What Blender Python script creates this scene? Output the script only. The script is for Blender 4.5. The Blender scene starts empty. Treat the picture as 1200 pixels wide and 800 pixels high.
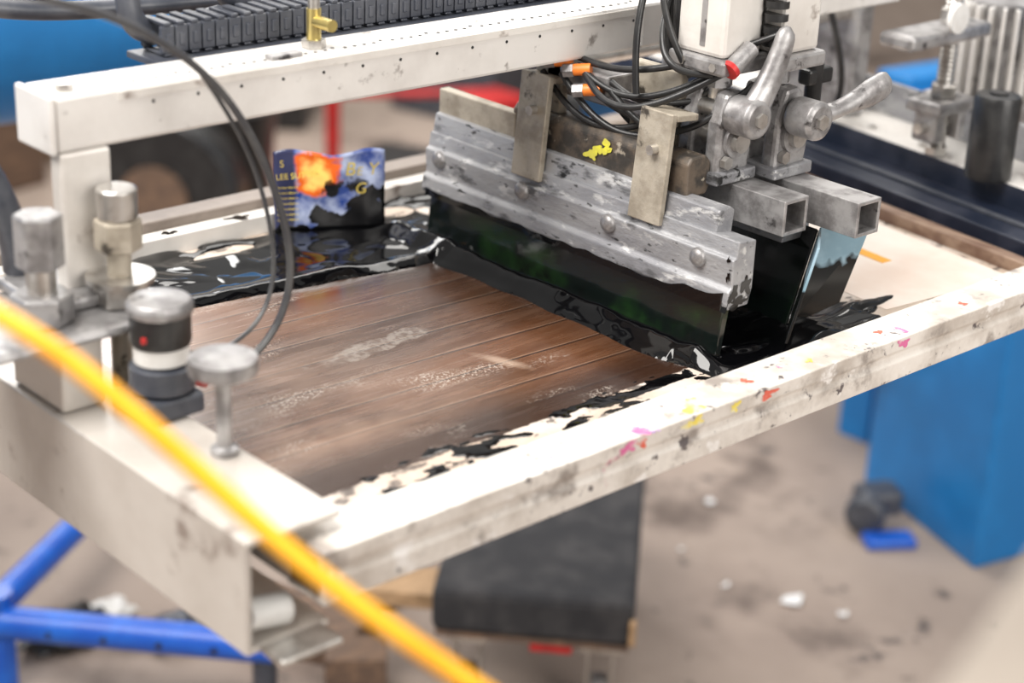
import bpy, bmesh, math, random
from mathutils import Vector, Matrix, noise, Euler
random.seed(4)
SC=bpy.context.scene
try: SC.view_settings.view_transform='Standard'
except Exception: pass

# ---------------------------------------------------------------- materials
def pmat(name,col,col2=None,scale=20,thr=(.42,.62),rough=.5,metal=0,bump=0,bscale=60,
         extra=(),coat=0,stretch=(1,1,1),spec=.5,detail=5,rough2=None):
    m=bpy.data.materials.new(name); m.use_nodes=True
    nt=m.node_tree; N=nt.nodes; Lk=nt.links; b=N['Principled BSDF']
    tc=N.new('ShaderNodeTexCoord'); mp=N.new('ShaderNodeMapping'); mp.inputs['Scale'].default_value=stretch
    Lk.new(tc.outputs['Object'],mp.inputs['Vector'])
    cur=None
    def nz(sc,off=0,det=detail):
        n=N.new('ShaderNodeTexNoise'); n.noise_dimensions='4D'; n.inputs['W'].default_value=off
        n.inputs['Scale'].default_value=sc; n.inputs['Detail'].default_value=det
        n.inputs['Roughness'].default_value=.6
        Lk.new(mp.outputs[0],n.inputs['Vector']); return n
    def ramp(src,a,c):
        r=N.new('ShaderNodeMapRange'); r.interpolation_type='SMOOTHSTEP'
        r.inputs['From Min'].default_value=a; r.inputs['From Max'].default_value=c
        Lk.new(src,r.inputs['Value']); return r
    def mix(f,a,bc):
        mx=N.new('ShaderNodeMix'); mx.data_type='RGBA'
        Lk.new(f,mx.inputs[0])
        if isinstance(a,tuple): mx.inputs[6].default_value=(*a,1)
        else: Lk.new(a,mx.inputs[6])
        mx.inputs[7].default_value=(*bc,1)
        return mx.outputs[2]
    cur=col
    if col2 is not None:
        r=ramp(nz(scale).outputs['Fac'],*thr); cur=mix(r.outputs[0],cur,col2)
        if rough2 is not None:
            rr=N.new('ShaderNodeMapRange'); rr.inputs['To Min'].default_value=rough; rr.inputs['To Max'].default_value=rough2
            Lk.new(r.outputs[0],rr.inputs['Value']); Lk.new(rr.outputs[0],b.inputs['Roughness'])
    for i,(c,s,a,d) in enumerate(extra):
        r=ramp(nz(s,3.7*(i+1)).outputs['Fac'],a,d); cur=mix(r.outputs[0],cur,c)
    if isinstance(cur,tuple): b.inputs['Base Color'].default_value=(*cur,1)
    else: Lk.new(cur,b.inputs['Base Color'])
    if rough2 is None: b.inputs['Roughness'].default_value=rough
    b.inputs['Metallic'].default_value=metal
    b.inputs['Specular IOR Level'].default_value=spec
    if coat:
        b.inputs['Coat Weight'].default_value=coat; b.inputs['Coat Roughness'].default_value=.08
    if bump:
        bn=N.new('ShaderNodeBump'); bn.inputs['Strength'].default_value=bump; bn.inputs['Distance'].default_value=.002
        Lk.new(nz(bscale,9).outputs['Fac'],bn.inputs['Height']); Lk.new(bn.outputs[0],b.inputs['Normal'])
    return m

M={}
M['frame']=pmat('painted_aluminium',(.80,.755,.70),(.52,.465,.41),16,(.38,.68),.5,0.1,.4,90,
   extra=[((.33,.29,.26),26,.54,.68),((.66,.30,.38),19,.66,.70),((.12,.10,.10),75,.60,.68),((.86,.83,.80),33,.58,.66)])
M['frame_clean']=pmat('off_white_metal',(.76,.73,.69),(.54,.50,.46),9,(.4,.75),.4,.15,.25,80,
   extra=[((.30,.25,.22),32,.60,.72),((.10,.08,.08),60,.66,.72)])
M['chan']=pmat('channel_grey',(.60,.56,.515),(.46,.415,.37),6,(.35,.7),.4,.25,.2,80,
   extra=[((.27,.22,.19),24,.58,.72)])
M['beam']=pmat('beam_enamel',(.78,.755,.725),(.60,.57,.54),9,(.4,.75),.38,.2,.15,60,extra=[((.30,.27,.25),50,.60,.72)])
M['alu']=pmat('scuffed_aluminium',(.39,.39,.40),(.24,.24,.255),22,(.36,.64),.5,.4,.6,150,
   extra=[((.12,.12,.125),50,.54,.66),((.02,.02,.02),30,.60,.65),((.60,.595,.59),80,.57,.68),((.06,.06,.06),160,.60,.68)],stretch=(1,.4,1))
M['alu_cast']=pmat('cast_grey',(.43,.42,.42),(.21,.20,.20),40,(.4,.65),.40,.55,.3,120,extra=[((.06,.055,.055),50,.58,.68)])
M['steel']=pmat('steel',(.60,.58,.55),(.36,.33,.30),50,(.4,.7),.28,.85,.2,120)
M['plate']=pmat('dirty_plate',(.46,.41,.335),(.30,.26,.205),35,(.4,.65),.5,.35,.4,120,extra=[((.06,.05,.04),45,.58,.68)])
M['brownbar']=pmat('grimy_bar',(.13,.10,.075),(.045,.04,.035),45,(.4,.6),.5,.2,.5,100,extra=[((.40,.35,.28),60,.60,.68)])
M['black']=pmat('black_plastic',(.012,.012,.013),(.03,.03,.03),40,(.4,.7),.35,0,.2,80)
M['rubber']=pmat('blade_rubber',(.005,.008,.007),(.012,.036,.010),9,(.49,.64),.12,0,.1,30,coat=.5,
   extra=[((.004,.004,.004),14,.5,.6)])
M['ink']=pmat('wet_black_ink',(.002,.002,.0025),None,rough=.06,coat=0,bump=0)
M['blue']=pmat('blue_enamel',(.010,.17,.46),(.015,.23,.60),6,(.4,.7),.4,0,.1,30,extra=[((.05,.07,.1),30,.66,.76)])
M['blue_dark']=pmat('dark_blue',(.008,.08,.20),(.01,.12,.30),6,(.4,.7),.4)
M['blue_tube']=pmat('blue_tube_paint',(.008,.09,.50),(.015,.14,.62),20,(.4,.7),.35,0,.1)
M['navy']=pmat('navy_rail',(.012,.017,.032),(.035,.04,.06),20,(.4,.7),.35,.0,.2)
M['brownrail']=pmat('brown_strip',(.16,.09,.06),(.32,.22,.155),30,(.4,.65),.55,0,.3,stretch=(4,.6,1))
M['backbar']=pmat('grey_brown_bar',(.24,.20,.17),(.15,.12,.10),10,(.4,.65),.5,0,.2)
M['orange']=pmat('orange_hose',(.95,.45,.02),(.90,.36,.01),20,(.4,.7),.4)
M['orange_fit']=pmat('orange_fitting',(.85,.22,.03),None,rough=.45)
M['label']=pmat('orange_label',(.85,.40,.03),(.75,.33,.02),50,(.4,.7),.5)
M['white']=pmat('white_label',(.75,.74,.72),(.6,.58,.55),30,(.4,.7),.5)
M['red']=pmat('red_paint',(.50,.02,.02),(.34,.015,.015),30,(.4,.7),.4)
M['yellow']=pmat('yellow_paint',(.76,.72,.05),(.60,.55,.08),80,(.4,.6),.5)
M['brass']=pmat('brass',(.62,.50,.18),(.45,.36,.15),40,(.4,.7),.3,.8)
M['concrete']=pmat('concrete_floor',(.38,.305,.255),(.23,.178,.15),1.3,(.35,.7),.75,0,.4,20,detail=9,
   extra=[((.12,.09,.075),3.1,.53,.66),((.44,.38,.33),2.3,.60,.75),((.08,.065,.06),14,.60,.70),((.48,.44,.40),40,.66,.74)])
M['carpet']=pmat('worn_black_felt',(.020,.020,.023),(.045,.043,.045),22,(.4,.7),.9,0,.9,200,extra=[((.26,.25,.24),30,.67,.75)])
M['wood']=pmat('plywood',(.42,.27,.15),(.30,.19,.10),12,(.4,.6),.65,0,.3,60,stretch=(1,5,5))
M['wood_dark']=pmat('old_wood',(.18,.11,.07),(.11,.07,.05),12,(.4,.6),.7,0,.3,60,stretch=(1,5,5))
M['card']=pmat('cardboard',(.46,.29,.14),(.36,.22,.11),6,(.4,.6),.8)
M['paper']=pmat('paper_scrap',(.75,.75,.75),None,rough=.7)
M['beige']=pmat('bare_board',(.25,.215,.18),(.19,.16,.135),8,(.4,.7),.6,0,.2)
M['wall']=pmat('wall_paint',(.50,.48,.45),(.42,.40,.37),1.5,(.4,.6),.8)
M['clear']=pmat('translucent_cable',(.05,.05,.055),(.085,.085,.085),30,(.4,.7),.25)
M['hose']=pmat('grey_hose',(.045,.05,.065),(.09,.095,.11),30,(.4,.7),.35)

# ---------------------------------------------------------------- mesh helpers
def new(name,bm,mat,bev=0,smooth=False,seg=2):
    me=bpy.data.meshes.new(name); bmesh.ops.recalc_face_normals(bm,faces=bm.faces)
    bm.to_mesh(me); bm.free(); me.materials.append(M[mat] if isinstance(mat,str) else mat)
    o=bpy.data.objects.new(name,me); bpy.context.collection.objects.link(o)
    if smooth:
        for p in me.polygons: p.use_smooth=True
        try: me.set_sharp_from_angle(angle=math.radians(40))
        except Exception: pass
    if bev:
        md=o.modifiers.new('bevel','BEVEL'); md.width=bev; md.segments=seg; md.limit_method='ANGLE'
    return o
def box(name,lo,hi,mat,bev=.0015,rot=0,pivot=None,M4=None):
    bm=bmesh.new(); bmesh.ops.create_cube(bm,size=1)
    lo=Vector(lo);hi=Vector(hi); c=(lo+hi)/2; s=hi-lo
    bmesh.ops.transform(bm,verts=bm.verts,matrix=Matrix.Translation(c)@Matrix.Diagonal((*s,1)))
    if rot:
        p=Vector(pivot) if pivot else c
        bmesh.ops.transform(bm,verts=bm.verts,matrix=Matrix.Translation(p)@Matrix.Rotation(rot,4,'Z')@Matrix.Translation(-p))
    if M4 is not None: bmesh.ops.transform(bm,verts=bm.verts,matrix=M4)
    return new(name,bm,mat,bev)
def cyl(name,p0,p1,r,mat,r2=None,seg=24,bev=0):
    p0=Vector(p0);p1=Vector(p1); d=p1-p0
    bm=bmesh.new(); bmesh.ops.create_cone(bm,cap_ends=True,segments=seg,radius1=r,radius2=r if r2 is None else r2,depth=d.length)
    q=Vector((0,0,1)).rotation_difference(d)
    bmesh.ops.transform(bm,verts=bm.verts,matrix=Matrix.Translation((p0+p1)/2)@q.to_matrix().to_4x4())
    return new(name,bm,mat,bev,smooth=seg>8)
def prism(name,prof,axis,a,b,mat,bev=.001,M4=None):
    bm=bmesh.new()
    def P(u,v,w): return {'y':(u,w,v),'x':(w,u,v),'z':(u,v,w)}[axis]
    A=[bm.verts.new(P(u,v,a)) for u,v in prof]; B=[bm.verts.new(P(u,v,b)) for u,v in prof]
    bm.faces.new(A); bm.faces.new(B[::-1]); n=len(prof)
    for i in range(n): bm.faces.new((A[i],A[(i+1)%n],B[(i+1)%n],B[i]))
    if M4 is not None: bmesh.ops.transform(bm,verts=bm.verts,matrix=M4)
    return new(name,bm,mat,bev)
def tube(name,pts,r,mat,res=8,cyc=False):
    cu=bpy.data.curves.new(name,'CURVE'); cu.dimensions='3D'; cu.bevel_depth=r; cu.bevel_resolution=4; cu.use_fill_caps=True
    sp=cu.splines.new('NURBS'); sp.points.add(len(pts)-1)
    for p,q in zip(sp.points,pts): p.co=(*q,1)
    sp.order_u=min(4,len(pts)); sp.use_endpoint_u=True; sp.resolution_u=res; sp.use_cyclic_u=cyc
    cu.materials.append(M[mat]); o=bpy.data.objects.new(name,cu); bpy.context.collection.objects.link(o); return o
def sqtube(name,c0,c1,s,w,mat):
    x,y0,z=c0; y1=c1
    bm=bmesh.new(); rings=[]
    for (yy,h) in ((y1,s/2),(y0,s/2),(y0,s/2-w),(y1,s/2-w)):
        rings.append([bm.verts.new((x+a*h,yy,z+b*h)) for a,b in ((-1,-1),(1,-1),(1,1),(-1,1))])
    for i in range(4):
        for j in range(4):
            A=rings[i];B=rings[(i+1)%4]; bm.faces.new((A[j],A[(j+1)%4],B[(j+1)%4],B[j]))
    return new(name,bm,mat,.0008)
def group(name,parts):
    e=bpy.data.objects.new(name,None); bpy.context.collection.objects.link(e); e.empty_display_size=.02
    for p in parts:
        if p.parent is None: p.parent=e
    return e
def lathe(name,prof,c,mat,seg=28):
    bm=bmesh.new(); rings=[]
    for r,z in prof: rings.append([bm.verts.new((c[0]+r*math.cos(2*math.pi*i/seg),c[1]+r*math.sin(2*math.pi*i/seg),c[2]+z)) for i in range(seg)])
    for A,B in zip(rings,rings[1:]):
        for i in range(seg): bm.faces.new((A[i],A[(i+1)%seg],B[(i+1)%seg],B[i]))
    bm.faces.new(rings[0][::-1]); bm.faces.new(rings[-1])
    return new(name,bm,mat,0,True)
def splat(name,c,u,v,ru,rv,mat,seed,n=48):
    """thin dried-paint splash lying on a surface; u,v are the surface directions"""
    rnd=random.Random(seed); c=Vector(c);u=Vector(u).normalized();v=Vector(v).normalized()
    ph=[rnd.random()*6.28 for _ in range(6)]; am=[.22,.2,.16,.12,.10,.08]
    bm=bmesh.new(); cc=bm.verts.new(c); ring=[]
    for k in range(n):
        a=2*math.pi*k/n; r=.85+sum(am[j]*math.sin((j+2)*a+ph[j]) for j in range(6))
        ring.append(bm.verts.new(c+u*ru*r*math.cos(a)+v*rv*r*math.sin(a)))
    for k in range(n): bm.faces.new((cc,ring[k],ring[(k+1)%n]))
    return new(name,bm,mat)

# ---------------------------------------------------------------- room
box('floor',(-4,-4,-.1),(8,8,0),'concrete',0)
box('wall_back',(-4,8,-.1),(8,8.2,3.4),'wall',0)
box('wall_right',(8,-4,-.1),(8.2,8.2,3.4),'wall',0)

# ---------------------------------------------------------------- screen frame
ZT=.92; ZB=.88
def rail_profile(y0,y1):
    return [(y0,ZB),(y1,ZB),(y1,ZT),(y0,ZT),(y0,ZT-.012),(y0+.0022,ZT-.015),(y0+.0022,ZT-.02),(y0,ZT-.023)]
SF=[]
SF.append(prism('front_rail',rail_profile(-.024,.018),'x',-.012,.905,'frame',.0012))
SF.append(box('back_rail',(-.01,.572,ZB),(1.0,.592,ZT-.004),'frame_clean',.0015))
SF.append(box('back_bar',(-.01,.5925,ZB),(1.0,.622,ZT+.006),'backbar',.002))
SF.append(box('left_rail',(-.01,.0185,ZB),(.03,.5715,ZT-.001),'frame_clean',.0015))
SF.append(prism('right_rail',[(.885,.0185),(.902,.0185),(.975,.571),(.955,.571)],'z',ZB,ZT-.010,'brownrail',.002))
SF.append(box('open_tube_end',(-.0135,-.018,ZB+.006),(-.0118,.012,ZT-.006),'black',0))
M['pink']=pmat('pink_paint',(.68,.16,.34),(.76,.60,.58),60,(.46,.60),.6)
M['purple']=pmat('purple_paint',(.30,.16,.42),(.70,.62,.62),60,(.46,.60),.6)
M['yel2']=pmat('dull_yellow_paint',(.84,.68,.12),(.80,.74,.50),60,(.46,.60),.6)
M['redp']=pmat('red_dried_paint',(.72,.14,.09),(.75,.6,.55),80,(.48,.60),rough=.6)
for i,(x,s,mt,dy) in enumerate(((.288,.011,'pink',-.008),(.298,.007,'purple',-.014),(.272,.006,'pink',-.004),(.35,.011,'yel2',-.006),(.358,.008,'yel2',.004),(.425,.006,'redp',.004),(.62,.008,'pink',-.004),(.60,.005,'redp',.004),(.50,.005,'yel2',.0),(.47,.004,'pink',.006),(.72,.005,'redp',0),(.20,.006,'purple',0))):
    SF.append(splat('paint_mark_%d'%i,(x,-.008+dy,.9203+.0001*(i%3)),(1,.1,0),(0,1,0),s*.8,s*.9,mt,i))
for i,(x,mt,s) in enumerate(((.27,'pink',.010),(.342,'yel2',.012),(.43,'redp',.010),(.39,'yel2',.006),(.285,'redp',.006),(.61,'pink',.008))):
    SF.append(splat('paint_run_%d'%i,(x,-.0244,.914),(1,0,0),(0,0,1),s,.0045,mt,i+20))

def mesh_mat():
    m=bpy.data.materials.new('screen_mesh'); m.use_nodes=True; nt=m.node_tree; N=nt.nodes; K=nt.links; b=N['Principled BSDF']
    tc=N.new('ShaderNodeTexCoord'); sep=N.new('ShaderNodeSeparateXYZ'); K.new(tc.outputs['Object'],sep.inputs[0])
    def mapn(sc,stretch,det=4,w=0,rg=.6):
        mp=N.new('ShaderNodeMapping'); mp.inputs['Scale'].default_value=stretch; K.new(tc.outputs['Object'],mp.inputs[0])
        n=N.new('ShaderNodeTexNoise'); n.noise_dimensions='4D'; n.inputs['W'].default_value=w; n.inputs['Scale'].default_value=sc; n.inputs['Detail'].default_value=det; n.inputs['Roughness'].default_value=rg
        K.new(mp.outputs[0],n.inputs['Vector']); return n.outputs['Fac']
    def rng(src,a,c,lo=0,hi=1):
        r=N.new('ShaderNodeMapRange'); r.interpolation_type='SMOOTHSTEP'
        for k,v in (('From Min',a),('From Max',c),('To Min',lo),('To Max',hi)): r.inputs[k].default_value=v
        K.new(src,r.inputs['Value']); return r.outputs[0]
    def mth(op,a,c=None):
        n=N.new('ShaderNodeMath'); n.operation=op
        for i,v in enumerate((a,c)):
            if v is None: continue
            if isinstance(v,(int,float)): n.inputs[i].default_value=v
            else: K.new(v,n.inputs[i])
        return n.outputs[0]
    def mix(f,a,c):
        mx=N.new('ShaderNodeMix'); mx.data_type='RGBA'; K.new(f,mx.inputs[0])
        for i,v in ((6,a),(7,c)):
            if isinstance(v,tuple): mx.inputs[i].default_value=(*v,1)
            else: K.new(v,mx.inputs[i])
        return mx.outputs[2]
    X=sep.outputs[0]; Y=sep.outputs[1]
    fine=mapn(14,(.6,7,1),6,1); broad=mapn(5,(.7,2.2,1),3,2)
    c=mix(rng(broad,.3,.7),(.045,.016,.006),(.135,.052,.021))
    c=mix(rng(fine,.48,.78,0,.42),c,(.25,.13,.07))
    c=mix(rng(fine,.42,.28,0,.6),c,(.022,.009,.005))
    wv=mapn(300,(.12,1,1),2,31); c=mix(rng(wv,.40,.65,0,.18),c,(.26,.145,.085))
    wob=mth('MULTIPLY',mth('SUBTRACT',mapn(4,(1,.2,1),2,21),.5),.010)
    yw=mth('ADD',mth('ADD',Y,wob),mth('MULTIPLY',X,.03))
    for k,yi in enumerate((.115,.150,.193,.236,.282,.325,.372,.412)):
        dd=mth('ABSOLUTE',mth('SUBTRACT',yw,yi),)
        c=mix(rng(dd,.0016,.0006,0,.85),c,(.015,.007,.005))
        d2=mth('ABSOLUTE',mth('SUBTRACT',yw,yi+.0022))
        c=mix(rng(d2,.0012,.0004,0,.32),c,(.45,.31,.22))
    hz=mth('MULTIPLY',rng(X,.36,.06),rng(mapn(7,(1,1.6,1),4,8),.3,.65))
    c=mix(mth('MULTIPLY',hz,.5),c,(.46,.32,.24))  # pale haze painted into the left side, standing for an assumed window's reflection
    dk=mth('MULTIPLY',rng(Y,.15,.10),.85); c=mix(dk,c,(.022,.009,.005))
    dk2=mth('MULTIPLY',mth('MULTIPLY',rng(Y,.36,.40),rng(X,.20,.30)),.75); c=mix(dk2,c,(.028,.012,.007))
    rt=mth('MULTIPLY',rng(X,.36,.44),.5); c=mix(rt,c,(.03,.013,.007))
    sp=mth('MULTIPLY',rng(mapn(420,(1,1,1),3,3,.8),.51,.60),rng(mapn(11,(.6,1.8,1),5,6),.53,.66))
    sp=mth('MULTIPLY',sp,rng(X,.44,.34))
    c=mix(mth('MULTIPLY',sp,.85),c,(.62,.55,.48))
    vd=N.new('ShaderNodeMapping'); K.new(tc.outputs['Object'],vd.inputs[0]); vd.vector_type='TEXTURE'; vd.inputs['Location'].default_value=(.265,.275,.897); vd.inputs['Rotation'].default_value=(0,0,.12); vd.inputs['Scale'].default_value=(.075,.014,1)
    ln=N.new('ShaderNodeVectorMath'); ln.operation='LENGTH'; K.new(vd.outputs[0],ln.inputs[0])
    sm=mth('MULTIPLY',rng(mth('ADD',ln.outputs['Value'],mth('MULTIPLY',mth('SUBTRACT',mapn(40,(1,1,1),4,14),.5),1.6)),1.05,.75),rng(mapn(160,(1,1,1),3,15),.38,.6,.15,.75))
    c=mix(sm,c,(.34,.29,.25))
    vd=N.new('ShaderNodeMapping'); K.new(tc.outputs['Object'],vd.inputs[0]); vd.vector_type='TEXTURE'; vd.inputs['Location'].default_value=(.330,.185,.897); vd.inputs['Rotation'].default_value=(0,0,1.9); vd.inputs['Scale'].default_value=(.034,.009,1)
    ln=N.new('ShaderNodeVectorMath'); ln.operation='LENGTH'; K.new(vd.outputs[0],ln.inputs[0])
    c=mix(rng(mth('ADD',ln.outputs['Value'],mth('MULTIPLY',mapn(60,(1,1,1),4,44),.8)),1.5,.5,0,.5),c,(.60,.45,.34))
    jit=mth('MULTIPLY',mth('SUBTRACT',mapn(22,(1,1,1),5,4),.5),.028)
    e1=mth('SUBTRACT',1,rng(mth('ADD',Y,jit),.0765,.0785))
    e2=rng(mth('ADD',Y,mth('MULTIPLY',jit,.4)),.455,.46)
    e3=rng(mth('ADD',X,mth('MULTIPLY',jit,.4)),.66,.662); e4=mth('SUBTRACT',1,rng(X,.045,.047))
    e=mth('MAXIMUM',mth('MAXIMUM',e1,e2),mth('MAXIMUM',e3,e4))
    tape=mix(rng(mapn(12,(1,1,1),4,11),.4,.7),(.50,.40,.32),(.68,.60,.54))
    tape=mix(rng(mapn(60,(.6,1,1),5,41),.54,.60,0,.85),tape,(.05,.038,.034))
    c=mix(e,c,tape)
    K.new(c,b.inputs['Base Color'])
    K.new(mth('ADD',mth('MULTIPLY',e,.3),rng(fine,.3,.7,.18,.32)),b.inputs['Roughness'])
    b.inputs['Specular IOR Level'].default_value=.45
    K.new(mth('MULTIPLY',mth('SUBTRACT',1,e),.5),b.inputs['Coat Weight']); b.inputs['Coat Roughness'].default_value=.12
    bn=N.new('ShaderNodeBump'); bn.inputs['Strength'].default_value=.25; bn.inputs['Distance'].default_value=.001
    K.new(fine,bn.inputs['Height']); K.new(bn.outputs[0],b.inputs['Normal'])
    return m
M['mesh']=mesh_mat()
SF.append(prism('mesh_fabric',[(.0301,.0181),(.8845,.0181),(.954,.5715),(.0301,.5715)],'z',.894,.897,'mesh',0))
SF.append(prism('masking_paper',[(.70,.06),(.875,.04),(.93,.44),(.74,.45)],'z',.8971,.8975,
   pmat('masking_paper',(.76,.62,.53),(.84,.76,.69),5,(.4,.6),.5,extra=[((.66,.48,.39),14,.6,.75)]),0))
SF.append(box('orange_label',(.803,.141,.8976),(.817,.185,.8981),'label',0,rot=-.1))

# ---- ink
def nz(x,y,s,o=0): return noise.noise(Vector((x*s+o,y*s-o*.7,o)))
def fract(x,y,s,o=0): return nz(x,y,s,o)+.5*nz(x,y,s*2.1,o+3)+.25*nz(x,y,s*4.3,o+5)
def ink_mask(x,y):
    e=.012*fract(x,y,28,1)
    yl=.442-.14*(x-.178)+.006*nz(x,y,9,2)
    back=min(y-yl,.578-y+e*2,x-.09+e, .66-x)+e*.25
    xr=.690+.045*fract(x*.25,y,44,7)
    xl=.442+.010*nz(x,y,16,4)+(.02*max(0,(.1-y)/.1))
    pool=min(x-xl,xr-x,y-.045+.004*nz(x,y,40,8),.575-y)
    m=max(back,pool)
    edge=.083+.009*nz(x,y,14,50)
    fr=(fract(x*.8+y*.5,y*1.6,34,12)-.08)*.016
    fm=min(fr,edge-y+.014*fract(x,y,38,13),y-.052,x-.10,.47-x)
    m=max(m,fm)
    for (cx,cy,rx,ry) in ((.292,.548,.032,.010),(.50,.55,.024,.016),(.535,.53,.01,.018),(.345,.572,.02,.006)):  # gaps baring the pale border, shaped to stand for white reflections on the ink
        d=math.hypot((x-cx)/rx,(y-cy)/ry)-1+.5*nz(x,y,40,3)
        m=min(m,d*.012)
    return m
def ink_h(x,y):
    h=.0026+.0010*nz(x,y,14,20)
    if y>.40 and x<.6:
        k=min(1,(y-.40)/.04)
        h+=k*(.007*max(0,nz(x*.7,y*1.1,18,30))+.0025*max(0,nz(x,y,36,31)))
        h+=.004*math.exp(-((y-(.452-.14*(x-.178)))/.009)**2)*(1+.5*nz(x,y,18,35))
    bead=math.exp(-((x-.462)/.014)**2)*min(1,max(0,(y-.05)/.03))*min(1,max(0,(.52-y)/.03))
    h+=.012*bead*(1+.35*nz(x,y,20,33)+.10*nz(x,y,60,37))
    if x>.50: h+=.007*max(0,nz(x,y*2.0,22,40))+.005*math.exp(-((x-.60)/.02)**2)
    if y<.1 and x<.45: h*=.25
    return h
bm=bmesh.new(); NX,NY=480,420; x0,x1,y0,y1=.08,.74,.014,.582
V={}
val=[[ink_mask(x0+(x1-x0)*i/NX,y0+(y1-y0)*j/NY) for j in range(NY+1)] for i in range(NX+1)]
def gv(i,j):
    if (i,j) not in V:
        x=x0+(x1-x0)*i/NX; y=y0+(y1-y0)*j/NY; k=max(-.3,min(1,val[i][j]/.010))
        k=math.sqrt(k) if k>0 else k
        V[i,j]=bm.verts.new((x,y,.897+ink_h(x,y)*k))
    return V[i,j]
for i in range(NX):
    for j in range(NY):
        if max(val[i][j],val[i+1][j],val[i][j+1],val[i+1][j+1])>0:
            bm.faces.new((gv(i,j),gv(i+1,j),gv(i+1,j+1),gv(i,j+1)))
ink=new('wet_ink',bm,'ink',0,False)
for p in ink.data.polygons: p.use_smooth=True
SF.append(ink)
for i,(x,s) in enumerate(((.20,.012),(.25,.008),(.33,.016),(.40,.010),(.46,.012),(.16,.008))):
    SF.append(splat('ink_splash_%d'%i,(x,.580,.9164),(1,0,0),(0,1,0),s,.006,'ink',i+40))
group('screen_printing_frame',SF)

# ---------------------------------------------------------------- squeegee
sq=[]
Y0,Y1=.066,.472
sq.append(prism('blade',[(.482,.8985),(.488,.897),(.499,.965),(.489,.967)],'y',Y0+.012,Y1-.002,'rubber',.001))
sq.append(prism('lower_holder',[(.476,.950),(.478,.946),(.504,.946),(.508,.96),(.508,1.004),(.486,1.006),(.484,.992),(.480,.990),(.481,.966),(.477,.962)],'y',Y0,Y1,'alu',.0012))
sq.append(prism('upper_holder',[(.488,1.0),(.510,1.0),(.512,1.022),(.506,1.026),(.492,1.024)],'y',Y0+.03,Y1,'alu',.0015))
sq.append(prism('clamp_bar',[(.496,1.02),(.508,1.02),(.508,1.048),(.496,1.048)],'y',.36,Y1,'plate',.0015))
sq.append(prism('rocker_bar',[(.497,1.022),(.523,1.022),(.527,1.030),(.526,1.052),(.520,1.058),(.502,1.058),(.497,1.052)],'y',.14,.365,'brownbar',.002))
for i,(yy) in enumerate((.45,.329,.214,.105)):
    sq.append(lathe('bolt_head_%d'%i,[(.0085,0),(.0085,.002),(.007,.0045),(.0035,.0062),(.0006,.0065)],(0,0,0),'alu_cast',20))
    sq[-1].matrix_world=Matrix.Translation((.4805,yy,.983))@Matrix.Rotation(math.radians(-90),4,'Y')
for i,yy in enumerate((.327,.173)):
    T=Matrix.Translation((.484,yy,1.0))@Matrix.Rotation(math.radians(5),4,'Y')
    sq.append(box('clamp_plate_%d'%i,(-.004,-.019,-.004),(.0025,.019,.095),'plate',.001,M4=T))
    sq.append(box('clamp_plate_lip_%d'%i,(.0025,-.019,.088),(.03,.019,.094),'plate',.001,M4=T))
    sq.append(cyl('clamp_screw_%d'%i,(.478,yy-.004,1.062),(.50,yy-.004,1.062),.0045,'steel'))
for i,(yy,zz,a,b2) in enumerate(((.247,1.040,.014,.005),(.256,1.034,.008,.006),(.238,1.046,.006,.007))):
    sq.append(splat('yellow_paint_splash_%d'%i,(.4958-.0002*i,yy,zz),(0,1,-.3),(0,.3,1),a,b2,'yellow',3+i))
bm=bmesh.new(); top=[];bot=[]
for k in range(120):
    yy=Y0-.0005+.40*k/119; hgt=.9475+.005*max(0,.6+nz(yy,0,40,3))+.010*max(0,1-k/25)
    top.append(bm.verts.new((.4756 if hgt<.962 else .4796,yy,min(hgt,.9615)))); bot.append(bm.verts.new((.4752,yy,.944)))
for k in range(119): bm.faces.new((top[k],top[k+1],bot[k+1],bot[k]))
sq.append(new('ink_film',bm,'ink'))
for i,(yy,zz,s) in enumerate(((.071,.990,.0035),(.070,.975,.0045))):
    sq.append(splat('ink_spot_%d'%i,(.4795,yy,zz),(0,1,0),(0,0,1),s*.5,s,'ink',i+60))
for i,(xx,zz,s,t) in enumerate(((.490,.951,.012,.005),(.499,.965,.006,.010),(.484,.960,.005,.009))):
    sq.append(splat('end_ink_%d'%i,(xx,Y0-.0004-.0001*i,zz),(1,0,0),(0,0,1),s,t,'ink',i+70))
group('squeegee',sq)

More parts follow.
